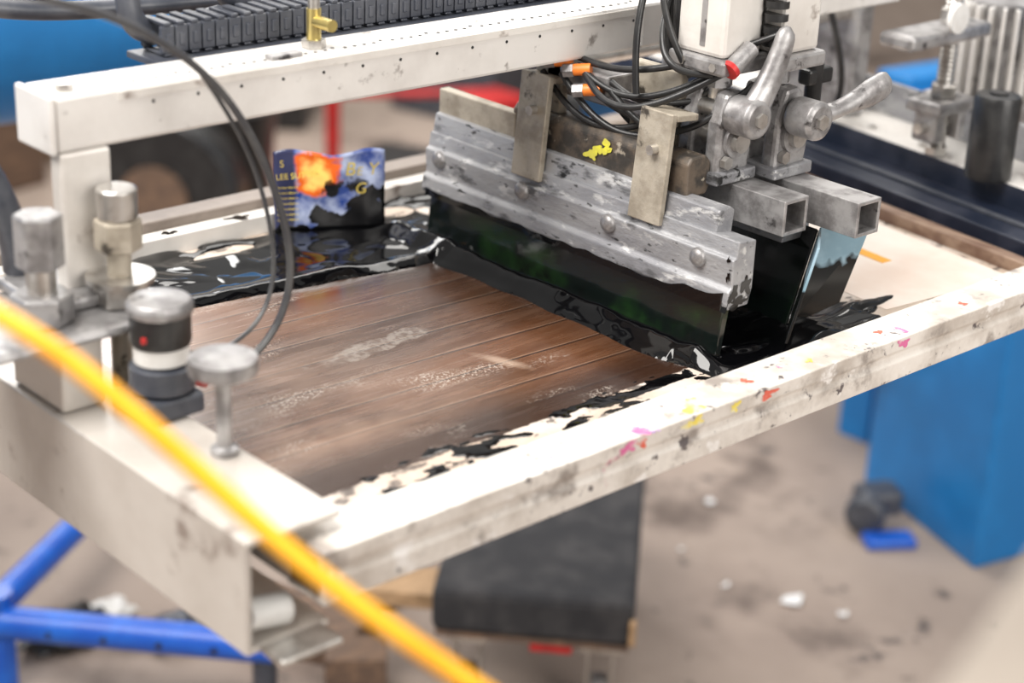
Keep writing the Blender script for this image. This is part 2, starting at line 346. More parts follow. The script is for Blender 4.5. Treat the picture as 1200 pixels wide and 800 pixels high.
fb=[]
fb.append(prism('flood_blade',[(.583,.8995),(.5855,.8995),(.617,.985),(.6145,.987)],'y',.085,.47,'rubber',.0006))
bm=bmesh.new()
pts=[(.540,.050,.906),(.586,.085,.900),(.617,.085,.986),(.566,.046,.990)]
off=Vector((.0015,-.002,0))
A=[bm.verts.new(p) for p in pts]; B=[bm.verts.new(Vector(p)+off) for p in pts]
bm.faces.new(A); bm.faces.new(B[::-1])
for i in range(4): bm.faces.new((A[i],A[(i+1)%4],B[(i+1)%4],B[i]))
def wing_mat():
    m=pmat('inked_steel',(.30,.42,.50),(.18,.28,.34),18,(.4,.6),.2,.0,0); nt=m.node_tree;N=nt.nodes;K=nt.links;b=N['Principled BSDF']
    old=b.inputs['Base Color'].links[0].from_socket
    tc=N.new('ShaderNodeTexCoord'); sp=N.new('ShaderNodeSeparateXYZ'); K.new(tc.outputs['Object'],sp.inputs[0])
    n=N.new('ShaderNodeTexNoise'); n.inputs['Scale'].default_value=45; K.new(tc.outputs['Object'],n.inputs[0])
    a=N.new('ShaderNodeMath'); a.operation='MULTIPLY_ADD'; K.new(n.outputs['Fac'],a.inputs[0]); a.inputs[1].default_value=.04; K.new(sp.outputs[2],a.inputs[2])
    r=N.new('ShaderNodeMapRange'); K.new(a.outputs[0],r.inputs['Value']); r.inputs['From Min'].default_value=.972; r.inputs['From Max'].default_value=.976
    mx=N.new('ShaderNodeMix'); mx.data_type='RGBA'; K.new(r.outputs[0],mx.inputs[0]); mx.inputs[6].default_value=(.004,.004,.004,1); K.new(old,mx.inputs[7]); K.new(mx.outputs[2],b.inputs['Base Color'])
    return m
fb.append(new('end_wing',bm,wing_mat(),.0005))
# outer turned-back wing plate, facing the operator side
bm=bmesh.new()
pts=[(.587,.083,.901),(.640,.070,.915),(.668,.066,.984),(.618,.083,.988)]
A=[bm.verts.new(p) for p in pts]; B=[bm.verts.new(Vector(p)+Vector((0,.002,0))) for p in pts]
bm.faces.new(A); bm.faces.new(B[::-1])
for i in range(4): bm.faces.new((A[i],A[(i+1)%4],B[(i+1)%4],B[i]))
fb.append(new('turned_end_plate',bm,bpy.data.materials['inked_steel'],.0005))
fb.append(prism('flood_holder',[(.585,.975),(.622,.975),(.622,1.0),(.590,1.0)],'y',.10,.46,'alu',.001))
fb.append(cyl('flood_stem_1',(.605,.16,1.0),(.605,.16,1.02),.008,'steel'))
group('flood_bar',fb)

# ---------------------------------------------------------------- print head
hd=[]
hd.append(sqtube('square_tube_front',(.560,.068,1.014),.21,.032,.0035,'alu_cast'))
hd.append(sqtube('square_tube_rear',(.607,.026,1.015),.20,.032,.0035,'alu_cast'))
hd.append(box('tube_insert_front',(.549,.12,1.003),(.572,.2,1.026),'black',0))
hd.append(box('tube_insert_rear',(.595,.09,1.003),(.619,.19,1.027),'black',0))
for nm,cx,cy in (('front',.548,.158),('rear',.604,.140)):
    pr=[(cx-.022,1.03),(cx+.020,1.03),(cx+.024,1.055),(cx+.017,1.095),(cx+.006,1.112),(cx-.012,1.110),(cx-.020,1.085)]
    hd.append(prism('clevis_'+nm,pr,'y',cy-.024,cy-.008,'alu_cast',.004))
    hd.append(prism('clevis_back_'+nm,pr,'y',cy+.008,cy+.024,'alu_cast',.004))
    hd.append(box('clevis_foot_'+nm,(cx-.026,cy-.030,1.031),(cx+.026,cy+.030,1.042),'alu',.002))
    hd.append(cyl('pivot_pin_'+nm,(cx,cy-.034,1.068),(cx,cy+.03,1.068),.0095,'steel'))
    hd.append(cyl('pivot_washer_'+nm,(cx,cy-.028,1.068),(cx,cy-.024,1.068),.015,'alu_cast'))
    hd.append(cyl('foot_bolt_'+nm,(cx-.012,cy-.0245,1.050),(cx-.012,cy-.030,1.050),.006,'steel',seg=6))
    hd.append(cyl('cylinder_rod_'+nm,(cx,cy,1.09),(cx,cy,1.145),.009,'steel'))
    hd.append(box('cylinder_cap_'+nm,(cx-.03,cy-.03,1.128),(cx+.03,cy+.035,1.142),'alu_cast',.003))
    hd.append(box('pneumatic_cylinder_'+nm,(cx-.025,cy-.024,1.142),(cx+.025,cy+.03,1.34),'frame_clean',.004))
    hd.append(box('cylinder_slot_'+nm,(cx-.0255,cy-.003,1.15),(cx-.0249,cy+.003,1.33),'alu_cast',0))
    hd.append(cyl('cap_nut_'+nm,(cx,cy,1.112),(cx,cy,1.128),.013,'alu_cast',seg=6))
    for s in (-1,1): hd.append(cyl('cap_screw_%s_%d'%(nm,s),(cx-.031,cy+.018*s,1.135),(cx-.028,cy+.018*s,1.135),.004,'steel',seg=6))
hd.append(box('head_bridge',(.555,.15,1.345),(.62,.34,1.37),'alu_cast',.003))
hd.append(box('beam_carriage',(.585,.235,1.10),(.64,.262,1.34),'alu_cast',.003))
hd.append(box('beam_carriage_block',(.565,.19,1.125),(.61,.235,1.20),'black',.003))
hd.append(box('linkage_plate',(.530,.185,1.045),(.540,.245,1.12),'plate',.002))
hd.append(box('rear_linkage_plate',(.505,.31,1.045),(.515,.345,1.125),'plate',.002))
hd.append(box('cross_link',(.512,.20,1.075),(.524,.33,1.088),'alu_cast',.002))
for k in range(14):
    hd.append(cyl('brush_ring_%d'%k,(.578,.125,1.15+.011*k),(.578,.125,1.156+.011*k),.0105,'black'))
def lever(nm,p,q,r,kind):
    p=Vector(p);q=Vector(q); d=(q-p); out=[]
    bm=bmesh.new(); n=20; rings=[]
    dn=d.normalized(); a=dn.cross(Vector((0,1,0))).normalized(); b2=dn.cross(a).normalized()
    for k in range(n+1):
        t=k/n
        if kind=='taper': w=r*(1.25-.45*t); h=r*(.95-.3*t); c=p+d*t+a*(-.005*math.sin(t*math.pi))
        else: w=r*(.95-.40*math.sin(min(1,t*1.4)*math.pi)+.10*t); h=r*(.7+.0*t); c=p+d*t+a*(-.003*math.sin(t*math.pi))
        if t>.88: s=math.sqrt(max(.02,1-((t-.88)/.124)**2)); w*=s;h*=s
        rings.append([bm.verts.new(c+a*w*math.cos(u)+b2*h*math.sin(u)) for u in [2*math.pi*i/16 for i in range(16)]])
    for A,B in zip(rings,rings[1:]):
        for i in range(16): bm.faces.new((A[i],A[(i+1)%16],B[(i+1)%16],B[i]))
    bm.faces.new(rings[0][::-1]); bm.faces.new(rings[-1])
    out.append(new(nm+'_arm',bm,'alu_cast',0,True))
    out.append(cyl(nm+'_hub',p+Vector((0,-.012,0)),p+Vector((0,.018,0)),.0175,'alu_cast',bev=.004))
    out.append(cyl(nm+'_hub_screw',p+Vector((0,-.0155,0)),p+Vector((0,-.011,0)),.007,'steel',seg=6))
    return out
hd+=lever('clamp_lever_front',(.541,.114,1.094),(.575,.108,1.170),.0115,'taper')
hd+=lever('clamp_lever_rear',(.600,.094,1.088),(.690,.080,1.113),.0125,'paddle')
hd+=[cyl('lever_link',(.541,.13,1.094),(.541,.17,1.094),.008,'steel'),cyl('lever_link_rear',(.6,.11,1.088),(.6,.15,1.088),.008,'steel')]
def bez(a,b,sag,k=5,side=(0,0,0)):
    a=Vector(a);b=Vector(b);s=Vector(side)
    return [a+(b-a)*t+Vector((0,0,-sag*4*t*(1-t)))+s*(4*t*(1-t)) for t in [i/k for i in range(k+1)]]
hs=[((.50,.285,1.110),(.556,.125,1.150),.035,(-.02,0,0)),((.50,.275,1.105),(.54,.14,1.13),.03,(-.03,0,0)),((.51,.30,1.115),(.575,.11,1.165),.02,(-.03,0,0)),
    ((.50,.26,1.09),(.545,.155,1.115),.03,(0,0,0)),((.55,.22,1.19),(.53,.15,1.125),.02,(-.035,0,0)),((.56,.23,1.26),(.525,.17,1.12),.0,(-.03,0,0)),((.52,.31,1.10),(.56,.2,1.10),.03,(-.01,0,0)),
    ((.50,.33,1.095),(.53,.18,1.09),.035,(-.012,0,0)),((.51,.25,1.10),(.56,.15,1.105),.012,(-.02,0,0)),((.53,.29,1.10),(.54,.16,1.095),.045,(0,0,0)),((.56,.23,1.24),(.50,.21,1.10),-.01,(-.02,0,0)),
    ((.57,.23,1.27),(.535,.20,1.10),.0,(-.012,0,0)),((.575,.225,1.28),(.53,.19,1.14),.0,(-.02,-.01,0)),((.495,.30,1.10),(.535,.17,1.075),.03,(-.01,0,0)),((.50,.24,1.095),(.55,.12,1.12),.04,(-.01,0,0))]
for i,(a,b,s,sd) in enumerate(hs): hd.append(tube('air_line_%d'%i,bez(a,b,s,5,sd),.0031,'black'))
for i,p in enumerate(((.495,.298,1.112),(.500,.278,1.107),(.498,.262,1.092),(.520,.315,1.118))):
    p=Vector(p); d=Vector((.35,-.6,.1)).normalized()
    hd.append(cyl('orange_fitting_%d'%i,p-d*.008,p+d*.008,.0055,'orange_fit',seg=16)); hd.append(cyl('fitting_collar_%d'%i,p-d*.018,p-d*.0081,.0065,'alu_cast',seg=6))
hd.append(cyl('elbow_fitting',(.528,.128,1.135),(.552,.128,1.150),.008,'alu_cast'))
hd.append(cyl('elbow_red_ring',(.525,.128,1.1333),(.529,.128,1.1358),.0086,'red'))
hd.append(box('valve_block',(.505,.25,1.085),(.545,.33,1.105),'alu_cast',.002))
hd.append(box('wing_knob',(.665,.15,1.095),(.70,.165,1.11),'black',.003)); hd.append(cyl('wing_knob_stem',(.68,.157,1.07),(.68,.157,1.12),.008,'black'))
group('print_head',hd)

# ---------------------------------------------------------------- overhead beam
bp=[]
bp.append(box('beam',(-.02,.285,1.114),(.58,.335,1.156),'beam',.003))
bp.append(box('beam_scale_strip',(.03,.284,1.147),(.57,.2851,1.153),'frame_clean',0))
bp.append(box('beam_right',(.5801,.285,1.114),(.98,.335,1.156),'beam',.003))
for i in range(56):
    x=.04+i*.0098
    bp.append(cyl('scale_dot_%d'%i,(x,.296+(.004 if i%5==0 else 0),1.1558),(x,.296+(.004 if i%5==0 else 0),1.1565),.0016,'black',seg=8))
    if i%4==2: bp.append(cyl('face_dot_%d'%i,(x,.2846,1.142),(x,.2852,1.142),.0014,'black',seg=8))
bp.append(box('beam_end_cap',(-.026,.284,1.113),(-.0205,.336,1.157),'beam',.002))
bp.append(box('end_post',(-.02,.284,.975),(.022,.30,1.1138),'frame_clean',.003))
bp.append(box('end_post_foot',(-.05,.262,1.0005),(.035,.34,1.010),'alu_cast',.003))
bp.append(cyl('beam_screw',(-.005,.30,1.156),(-.005,.30,1.162),.007,'steel',seg=6))
bp.append(box('clip_a',(.17,.29,1.156),(.20,.30,1.160),'alu_cast',.001))
group('overhead_beam',bp)

bm=bmesh.new()
def addbox(bm,lo,hi,T=None):
    r=bmesh.ops.create_cube(bm,size=1); lo=Vector(lo);hi=Vector(hi)
    mt=Matrix.Translation((lo+hi)/2)@Matrix.Diagonal((*(hi-lo),1))
    if T is not None: mt=T@mt
    bmesh.ops.transform(bm,verts=r['verts'],matrix=mt)
for i in range(52):
    x=.11+i*.0125
    addbox(bm,(x,.352,1.1565),(x+.0115,.357,1.178)); addbox(bm,(x,.380,1.1565),(x+.0115,.385,1.178))
    addbox(bm,(x+.002,.352,1.178),(x+.009,.385,1.181)); addbox(bm,(x+.002,.352,1.154),(x+.009,.385,1.1565))
    addbox(bm,(x+.0035,.3505,1.162),(x+.0085,.353,1.172))
addbox(bm,(.1,.336,1.148),(.76,.39,1.1535))
new('cable_chain',bm,'hose',.001)
fit=[cyl('fitting_base',(.225,.31,1.1565),(.225,.31,1.163),.010,'steel',seg=6),cyl('fitting_body',(.225,.31,1.163),(.225,.31,1.188),.006,'brass'),
     cyl('fitting_top',(.225,.31,1.188),(.225,.31,1.23),.005,'steel'),cyl('fitting_side',(.225,.31,1.178),(.225,.285,1.178),.005,'brass')]
group('air_fitting',fit)
group('pneumatic_hoses',[
 tube('hose_a',[(.12,.40,1.32),(.11,.39,1.25),(.09,.38,1.19),(.11,.38,1.165),(.14,.385,1.165),(.19,.39,1.17)],.010,'hose'),
 tube('hose_b',[(.24,.41,1.34),(.22,.40,1.26),(.19,.40,1.20),(.20,.40,1.175),(.24,.40,1.17)],.009,'hose'),
 tube('hose_c',[(-.20,.36,1.22),(-.12,.34,1.17),(-.06,.33,1.12),(-.035,.33,1.05),(-.03,.34,1.012)],.012,'hose'),
 tube('hose_d',[(-.08,.5,1.22),(.02,.5,1.17),(.12,.48,1.165),(.3,.45,1.165),(.5,.44,1.165)],.008,'hose')])

tb=tube('air_tube',[(-.13,.22,1.255),(-.054,.22,1.247),(.029,.22,1.210),(.092,.22,1.150),(.129,.22,1.068),(.142,.22,1.002),(.118,.22,.952),(.07,.215,.935),(.03,.205,.955)],.0030,'clear',12)
tb2=tube('air_tube_inner',[(.06,.235,1.185),(.10,.23,1.13),(.124,.228,1.06),(.128,.225,1.0),(.10,.22,.962),(.05,.21,.962),(.03,.205,.975)],.0018,'clear',12)
group('looped_air_cable',[tb,tb2,cyl('tube_clip',(.040,.2105,.949),(.052,.213,.942),.005,'red')])

# ---------------------------------------------------------------- left clamp channel
ch=[]
xa,xb,zt,zb,t=-.060,.017,.935,.850,.005
ch.append(prism('c_channel',[(xb,zt),(xa,zt),(xa,zb),(xb-.01,zb),(xb-.01,zb+t),(xa+t,zb+t),(xa+t,zt-t),(xb,zt-t)],'y',-.004,1.05,'chan',.0015))
ch.append(box('front_lug',(-.05,-.03,.850),(.0,-.004,.856),'steel',.002))
ch.append(cyl('front_clamp_roll',(-.052,.01,.873),(-.02,.01,.867),.011,'white'))
ch.append(box('support_leg',(-.055,.95,0),(.005,1.04,.85),'chan',.003))
group('clamp_channel',ch)
ab=lathe('clamp_bolt',[(.010,0),(.010,.004),(.0055,.006),(.0055,.058),(.012,.060),(.024,.062),(.025,.066),(.024,.073),(.006,.0745)],(.003,.113,.9355),'alu_cast')
group('clamp_cylinder',[box('cylinder_base',(-.022,.178,.9355),(.03,.226,.952),'hose',.003),
   lathe('lower_body',[(.020,0),(.024,.003),(.024,.02),(.019,.022)],(.008,.201,.952),'hose'),
   lathe('label_band',[(.0205,0),(.0205,.013)],(.008,.201,.976),'white'),
   lathe('upper_body',[(.0215,0),(.0225,.003),(.0225,.024)],(.008,.201,.989),'black'),
   lathe('cap_ring',[(.0235,0),(.0245,.002),(.0245,.007),(.022,.010),(.012,.011)],(.008,.201,1.013),'alu_cast'),
   box('red_mark',(-.0165,.185,.998),(-.0135,.188,1.002),'red',0),
   cyl('side_port',(.03,.201,.965),(.042,.201,.965),.007,'alu_cast')])
pl=[box('plate',(-.24,.22,.992),(.030,.335,1.0),'alu_cast',.004),
    box('riser',(-.055,.235,.9355),(-.02,.31,.992),'chan',.003),
    cyl('stud_outer',(-.052,.262,1.0),(-.052,.262,1.055),.011,'steel'),cyl('nut_outer',(-.052,.262,1.0),(-.052,.262,1.022),.023,'alu_cast',seg=6,bev=.002),
    cyl('nut_outer_top',(-.052,.262,1.042),(-.052,.262,1.082),.018,'alu_cast',seg=6,bev=.002),
    cyl('stud_inner',(.012,.262,.9355),(.012,.262,1.085),.009,'plate'),cyl('nut_inner',(.012,.262,1.0),(.012,.262,1.018),.021,'steel',seg=6,bev=.002),
    cyl('nut_inner_top',(.012,.262,1.042),(.012,.262,1.066),.018,'plate',seg=6,bev=.002),cyl('cap_inner',(.012,.262,1.066),(.012,.262,1.09),.015,'steel',bev=.002),
    cyl('washer_inner',(.012,.262,1.018),(.012,.262,1.022),.026,'steel')]
group('clamp_arm',pl)

# ---------------------------------------------------------------- right clamp & carriage (slightly skewed)
RT=Matrix.Translation((.96,.07,0))@Matrix.Rotation(math.radians(-8.5),4,'Z')
def rb(n,lo,hi,m,b=.0015): return box(n,lo,hi,m,b,M4=RT)
rc=[rb('dark_slot',(-.036,-.2,.900),(.034,.9,.918),'navy'),rb('slot_rib',(-.004,-.2,.918),(.002,.9,.922),'hose',.0008),
    rb('ledge_wall',(.034,-.2,.90),(.040,.9,.944),'navy'),rb('ledge',(.0345,-.2,.936),(.115,.9,.945),'frame_clean',.002),
    rb('ledge_back',(.11,-.2,.945),(.116,.9,.985),'alu')]
for i in range(12): rc.append(cyl('rivet_%d'%i,RT@Vector((.055,-.1+.08*i,.945)),RT@Vector((.055,-.1+.08*i,.947)),.005,'steel'))
group('side_clamp_rail',rc)
kn=lathe('black_spacer_cylinder',[(.024,0),(.025,.004),(.025,.085),(.023,.09),(.010,.091),(.010,.093)],(1.005,.165,.945),'black')
ra=[]
bx,by,bz=1.030,.250,.945
ra.append(lathe('threaded_rod',[(.0085+(.0014 if k%2 else 0),k*.0026) for k in range(0,110)],(bx,by,bz),'steel',18))
ra.append(cyl('foot_nut',(bx,by,bz),(bx,by,bz+.01),.013,'steel',seg=6,bev=.001))
ra.append(box('fork_left',(bx-.028,by-.016,bz+.018),(bx-.012,by+.016,bz+.053),'alu_cast',.003)); ra.append(box('fork_right',(bx+.012,by-.016,bz+.018),(bx+.028,by+.016,bz+.053),'alu_cast',.003))
ra.append(box('fork_top',(bx-.036,by-.024,bz+.051),(bx+.036,by+.024,bz+.065),'alu_cast',.004))
ra.append(cyl('cross_pin',(bx-.04,by,bz+.035),(bx+.04,by,bz+.035),.006,'steel'))
ra.append(cyl('mid_nut',(bx,by,bz+.066),(bx,by,bz+.080),.015,'steel',seg=6,bev=.001))
ra.append(box('upper_arm',(bx-.10,by-.022,1.075),(bx+.045,by+.022,1.092),'alu_cast',.005))
ra.append(cyl('upper_nut',(bx,by,1.092),(bx,by,1.108),.015,'steel',seg=6,bev=.001))
ra.append(cyl('white_dial',(bx-.03,by-.023,1.105),(bx-.03,by-.029,1.105),.016,'white'))
group('height_adjuster',ra)
mo=[]; mx_,my_=1.165,.270
mo.append(cyl('motor_body',(mx_,my_,.99),(mx_,my_,1.10),.048,'alu_cast'))
for k in range(24):
    a=2*math.pi*k/24; T=Matrix.Translation((mx_,my_,0))@Matrix.Rotation(a,4,'Z')
    mo.append(box('fin_%d'%k,(.046,-.002,.992),(.060,.002,1.098),'beam',.0005,M4=T))
mo.append(box('motor_flange',(mx_-.06,my_-.05,.945),(mx_+.07,my_+.06,.99),'alu_cast',.004))
mo.append(box('motor_cap',(1.118,.15,1.045),(1.25,.205,1.22),'blue_dark',.006))
group('drive_motor',mo)
sb=[box('cross_bar',(.66,.46,1.06),(1.10,.49,1.085),'alu_cast',.004),cyl('round_rod',(.64,.42,1.07),(1.10,.42,1.07),.010,'steel'),
    box('end_bracket',(1.065,.40,.945),(1.095,.51,1.10),'alu_cast',.004),box('bracket_web',(1.0,.44,1.085),(1.08,.47,1.14),'plate',.004),
    tube('dangling_cable',[(.98,.40,1.14),(.99,.38,1.07),(1.02,.36,1.0),(1.03,.40,.955)],.004,'black')]
group('carriage_rail',sb)

# ---------------------------------------------------------------- printed card
A=Vector((.364,.566,.899)); Bv=Vector((.460,.517,.899)); ux=(Bv-A).normalized(); up=Vector((0.03,.06,1)).normalized(); nn=ux.cross(up).normalized(); up=nn.cross(ux)
CM=Matrix(((ux.x,up.x,nn.x,A.x),(ux.y,up.y,nn.y,A.y),(ux.z,up.z,nn.z,A.z),(0,0,0,1)))
W,H=.112,.082
def card_mat():
    m=bpy.data.materials.new('printed_card'); m.use_nodes=True; nt=m.node_tree;N=nt.nodes;K=nt.links;b=N['Principled BSDF']
    tc=N.new('ShaderNodeTexCoord')
    def nzz(s,w):
        n=N.new('ShaderNodeTexNoise'); n.noise_dimensions='4D'; n.inputs['W'].default_value=w; n.inputs['Scale'].default_value=s; n.inputs['Detail'].default_value=5; K.new(tc.outputs['Object'],n.inputs[0]); return n.outputs['Fac']
    def rng(src,a,c):
        r=N.new('ShaderNodeMapRange'); r.inputs['From Min'].default_value=a; r.inputs['From Max'].default_value=c; K.new(src,r.inputs['Value']); return r.outputs[0]
    def mth(op,a,c):
        n=N.new('ShaderNodeMath'); n.operation=op
        for i,v in enumerate((a,c)):
            if isinstance(v,(int,float)): n.inputs[i].default_value=v
            else: K.new(v,n.inputs[i])
        return n.outputs[0]
    def mix(f,a,c):
        mx=N.new('ShaderNodeMix'); mx.data_type='RGBA'; K.new(f,mx.inputs[0])
        for i,v in ((6,a),(7,c)):
            if isinstance(v,tuple): mx.inputs[i].default_value=(*v,1)
            else: K.new(v,mx.inputs[i])
        return mx.outputs[2]
    sep=N.new('ShaderNodeSeparateXYZ'); K.new(tc.outputs['Object'],sep.inputs[0]); X,Y=sep.outputs[0],sep.outputs[1]
    c=mix(rng(nzz(38,1),.40,.60),(.025,.06,.27),(.42,.48,.66))
    vd=N.new('ShaderNodeVectorMath'); vd.operation='DISTANCE'; K.new(tc.outputs['Object'],vd.inputs[0]); vd.inputs[1].default_value=(.043,.058,0)
    d=mth('ADD',vd.outputs['Value'],mth('MULTIPLY',mth('SUBTRACT',nzz(60,2),.5),.04))
    c=mix(rng(d,.026,.020),c,(.80,.13,.01)); c=mix(rng(d,.018,.008),c,(1.0,.62,.15))
    lf=mth('ADD',X,mth('MULTIPLY',mth('SUBTRACT',nzz(40,7),.5),.006)); c=mix(rng(lf,.022,.019),c,(.03,.035,.09))
    bl=mth('ADD',Y,mth('MULTIPLY',mth('SUBTRACT',nzz(40,3),.5),.10)); bl=mth('SUBTRACT',bl,mth('MULTIPLY',X,.32)); f=rng(bl,.004,.0025); c=mix(f,c,(.004,.004,.005))
    f2=rng(nzz(32,9),.59,.61); c=mix(mth('MULTIPLY',f2,rng(Y,.070,.045)),c,(.004,.004,.005))
    K.new(c,b.inputs['Base Color']); b.inputs['Roughness'].default_value=.25
    return m
M['printed']=card_mat()
bm=bmesh.new(); nx,ny=30,20; G=[[None]*(ny+1) for _ in range(nx+1)]
for i in range(nx+1):
    for j in range(ny+1):
        u=i/nx;v=j/ny; top=H+(.003*math.sin(u*9)-.003*u+.002*nz(u,0,6,8)) 
        G[i][j]=bm.verts.new((u*W+.001*nz(0,v,5,3),v*top,.004*math.sin(u*3.1)*v+.0028*nz(u*W,v*H,38,2)))
for i in range(nx):
    for j in range(ny): bm.faces.new((G[i][j],G[i+1][j],G[i+1][j+1],G[i][j+1]))
cardo=new('card_sheet',bm,'printed',0,True); cardo.matrix_world=CM
md=cardo.modifiers.new('s','SOLIDIFY'); md.thickness=.0012
cp=[cardo]
M['gold']=pmat('gold_lettering',(.80,.64,.10),(.55,.42,.08),60,(.5,.56),rough=.5)
def txt(s,x,y,size,rot=0,sh=0):
    cu=bpy.data.curves.new('t','FONT'); cu.body=s; cu.size=size; cu.extrude=.0001; cu.shear=sh; cu.materials.append(M['gold'])
    o=bpy.data.objects.new('card_lettering',cu); bpy.context.collection.objects.link(o)
    o.matrix_world=CM@Matrix.Translation((x,y,.0068))@Matrix.Rotation(rot,4,'Z'); cp.append(o)
txt('S',.005,.067,.010); txt('LEE SUTTER',.001,.054,.0085,.05); txt('B',.070,.056,.019,0,.2); txt('E',.082,.056,.012,0,.2); txt('Y',.093,.056,.018,0,.2); txt('G',.080,.037,.016,0,.2)
for k in range(7): txt('the best there is',.002,.045-k*.0055,.0032)
group('promo_card',cp)

oh=tube('orange_air_hose',[(-.40,.07,1.248),(-.33,-.02,1.213),(-.271,-.119,1.185),(-.237,-.174,1.143),(-.205,-.230,1.093),(-.176,-.278,1.057),(-.145,-.323,1.027),(-.09,-.40,.97),(0,-.5,.86)],.0053,'orange',12)

d=Vector((.128,.041,0)).normalized(); n2=Vector((d.y,-d.x,0)); p=Vector((-.219,-.597,0))+n2*.010
q=[p-d*.25,p+d*.6,p+d*.6+n2*.3,p-d*.25+n2*.3]
group('print_platen',[prism('board',[(a.x,a.y) for a in q],'z',1.18,1.2,'beige',.003),
   cyl('post',(.05,-.72,0),(.05,-.72,1.18),.03,'alu_cast'),cyl('foot',(.05,-.72,0),(.05,-.72,.02),.12,'alu_cast')])

# ---------------------------------------------------------------- floor items
cb=[prism('body',[(1.923,.906),(1.80,.577),(2.35,.44),(2.43,.80)],'z',.0,.62,'blue',.006),
    box('side_box',(1.845,.87,.24),(1.90,.93,.40),'blue_dark',.004)]
group('blue_cabinet',cb)
group('cabinet_caster',[box('shoe',(1.71,.70,.0),(1.80,.745,.018),'blue_tube',.006,rot=-.6),cyl('wheel',(1.735,.765,.040),(1.79,.795,.040),.036,'hose',bev=.01),box('yoke',(1.75,.75,.03),(1.83,.81,.08),'hose',.012,rot=-.5)])
DT=Matrix.Translation((.797,.817,0))@Matrix.Rotation(math.atan2(-.203,.184),4,'Z')
def db(n,lo,hi,m,b=.003): return box(n,lo,hi,m,b,M4=DT)
dl=[db('padded_top',(0,0,.145),(.285,.45,.215),'carpet',.012),db('ply_board',(.005,.006,.136),(.28,.44,.145),'wood_dark',.002),db('wood_offcut',(-.14,.05,.15),(-.002,.13,.175),'wood',.002),
    db('corner_tape',(.278,-.003,.150),(.288,.008,.19),'wood',.002)]
for i,(cx,cy) in enumerate(((.24,.05),(.05,.05),(.24,.39),(.05,.39))):
    dl.append(cyl('caster_wheel_%d'%i,DT@Vector((cx-.012,cy,.033)),DT@Vector((cx+.012,cy,.033)),.033,'black' if i else 'alu_cast',bev=.003))
    dl.append(db('caster_fork_a_%d'%i,(cx-.02,cy-.018,.03),(cx-.016,cy+.018,.12),'steel',.001)); dl.append(db('caster_fork_b_%d'%i,(cx+.016,cy-.018,.03),(cx+.02,cy+.018,.12),'steel',.001))
    dl.append(db('caster_plate_%d'%i,(cx-.03,cy-.03,.12),(cx+.03,cy+.03,.135),'steel',.002))
dl.append(db('red_stop',(.14,.012,.120),(.20,.022,.134),'red',.002))
group('padded_dolly',dl)
BS=[tube('tube_front',[(.15,1.49,.115),(.364,1.256,.115),(.629,.959,.115)],.024,'blue_tube'),
  tube('tube_rear',[(.36,1.27,.13),(.63,1.45,.13),(.8,1.57,.13)],.022,'blue_tube'),
  cyl('leg_a',(.364,1.265,0),(.364,1.265,.16),.024,'blue_tube'),cyl('leg_b',(.62,.968,0),(.62,.968,.10),.018,'hose'),
  cyl('leg_c',(.79,1.56,0),(.79,1.56,.12),.02,'blue_tube')]
for k in range(4):
    t=.2+.2*k; c=Vector((.364,1.256,.115)).lerp(Vector((.629,.959,.115)),t); n=Vector((-.75,-.67,0)).normalized()
    BS.append(cyl('hole_%d'%k,c+n*.020,c+n*.0245,.005,'black'))
group('blue_stand_base',BS)
group('wood_offcuts',[box('block_a',(.72,1.0,0),(.84,1.22,.05),'wood_dark',.003,rot=.5),box('block_b',(.73,.90,0),(.80,.99,.07),'wood_dark',.003,rot=.9),box('block_c',(.88,1.14,0),(1.12,1.22,.06),'wood_dark',.003,rot=.7)])
def rag(name,c,r,mat,seed):
    bm=bmesh.new(); bmesh.ops.create_icosphere(bm,subdivisions=4,radius=1)
    for v in bm.verts:
        n=v.co.normalized(); k=1+.45*noise.noise(n*2.2+Vector((seed,0,0)))+.25*noise.noise(n*5+Vector((0,seed,0)))
        v.co=Vector((n.x*r*1.4*k,n.y*r*k,max(0,r*.35+n.z*r*.45*k)))+Vector(c)
    return new(name,bm,mat,0,True)
rag('crumpled_rag',(.58,1.34,0),.028,'white',2); rag('crumpled_rag',(.50,1.33,0),.05,'black',5); rag('crumpled_rag',(.64,1.22,0),.04,'hose',8)
def scrap(c,r,seed):
    rnd=random.Random(seed); bm=bmesh.new(); vs=[]
    for k in range(7):
        a=2*math.pi*k/7; rr=r*(.6+.6*rnd.random()); vs.append(bm.verts.new((c[0]+rr*math.cos(a),c[1]+rr*math.sin(a)*.8,.003+.006*rnd.random())))
    bm.faces.new(vs); return new('paper_scrap',bm,'paper')
for i,(x,y,r) in enumerate(((1.47,.70,.022),(1.25,.52,.020),(1.50,.62,.010),(1.62,1.02,.012),(2.2,1.3,.015),(.78,1.75,.02),(1.9,1.5,.015),(1.45,.93,.008),(1.42,.80,.008))): scrap((x,y),r,i)

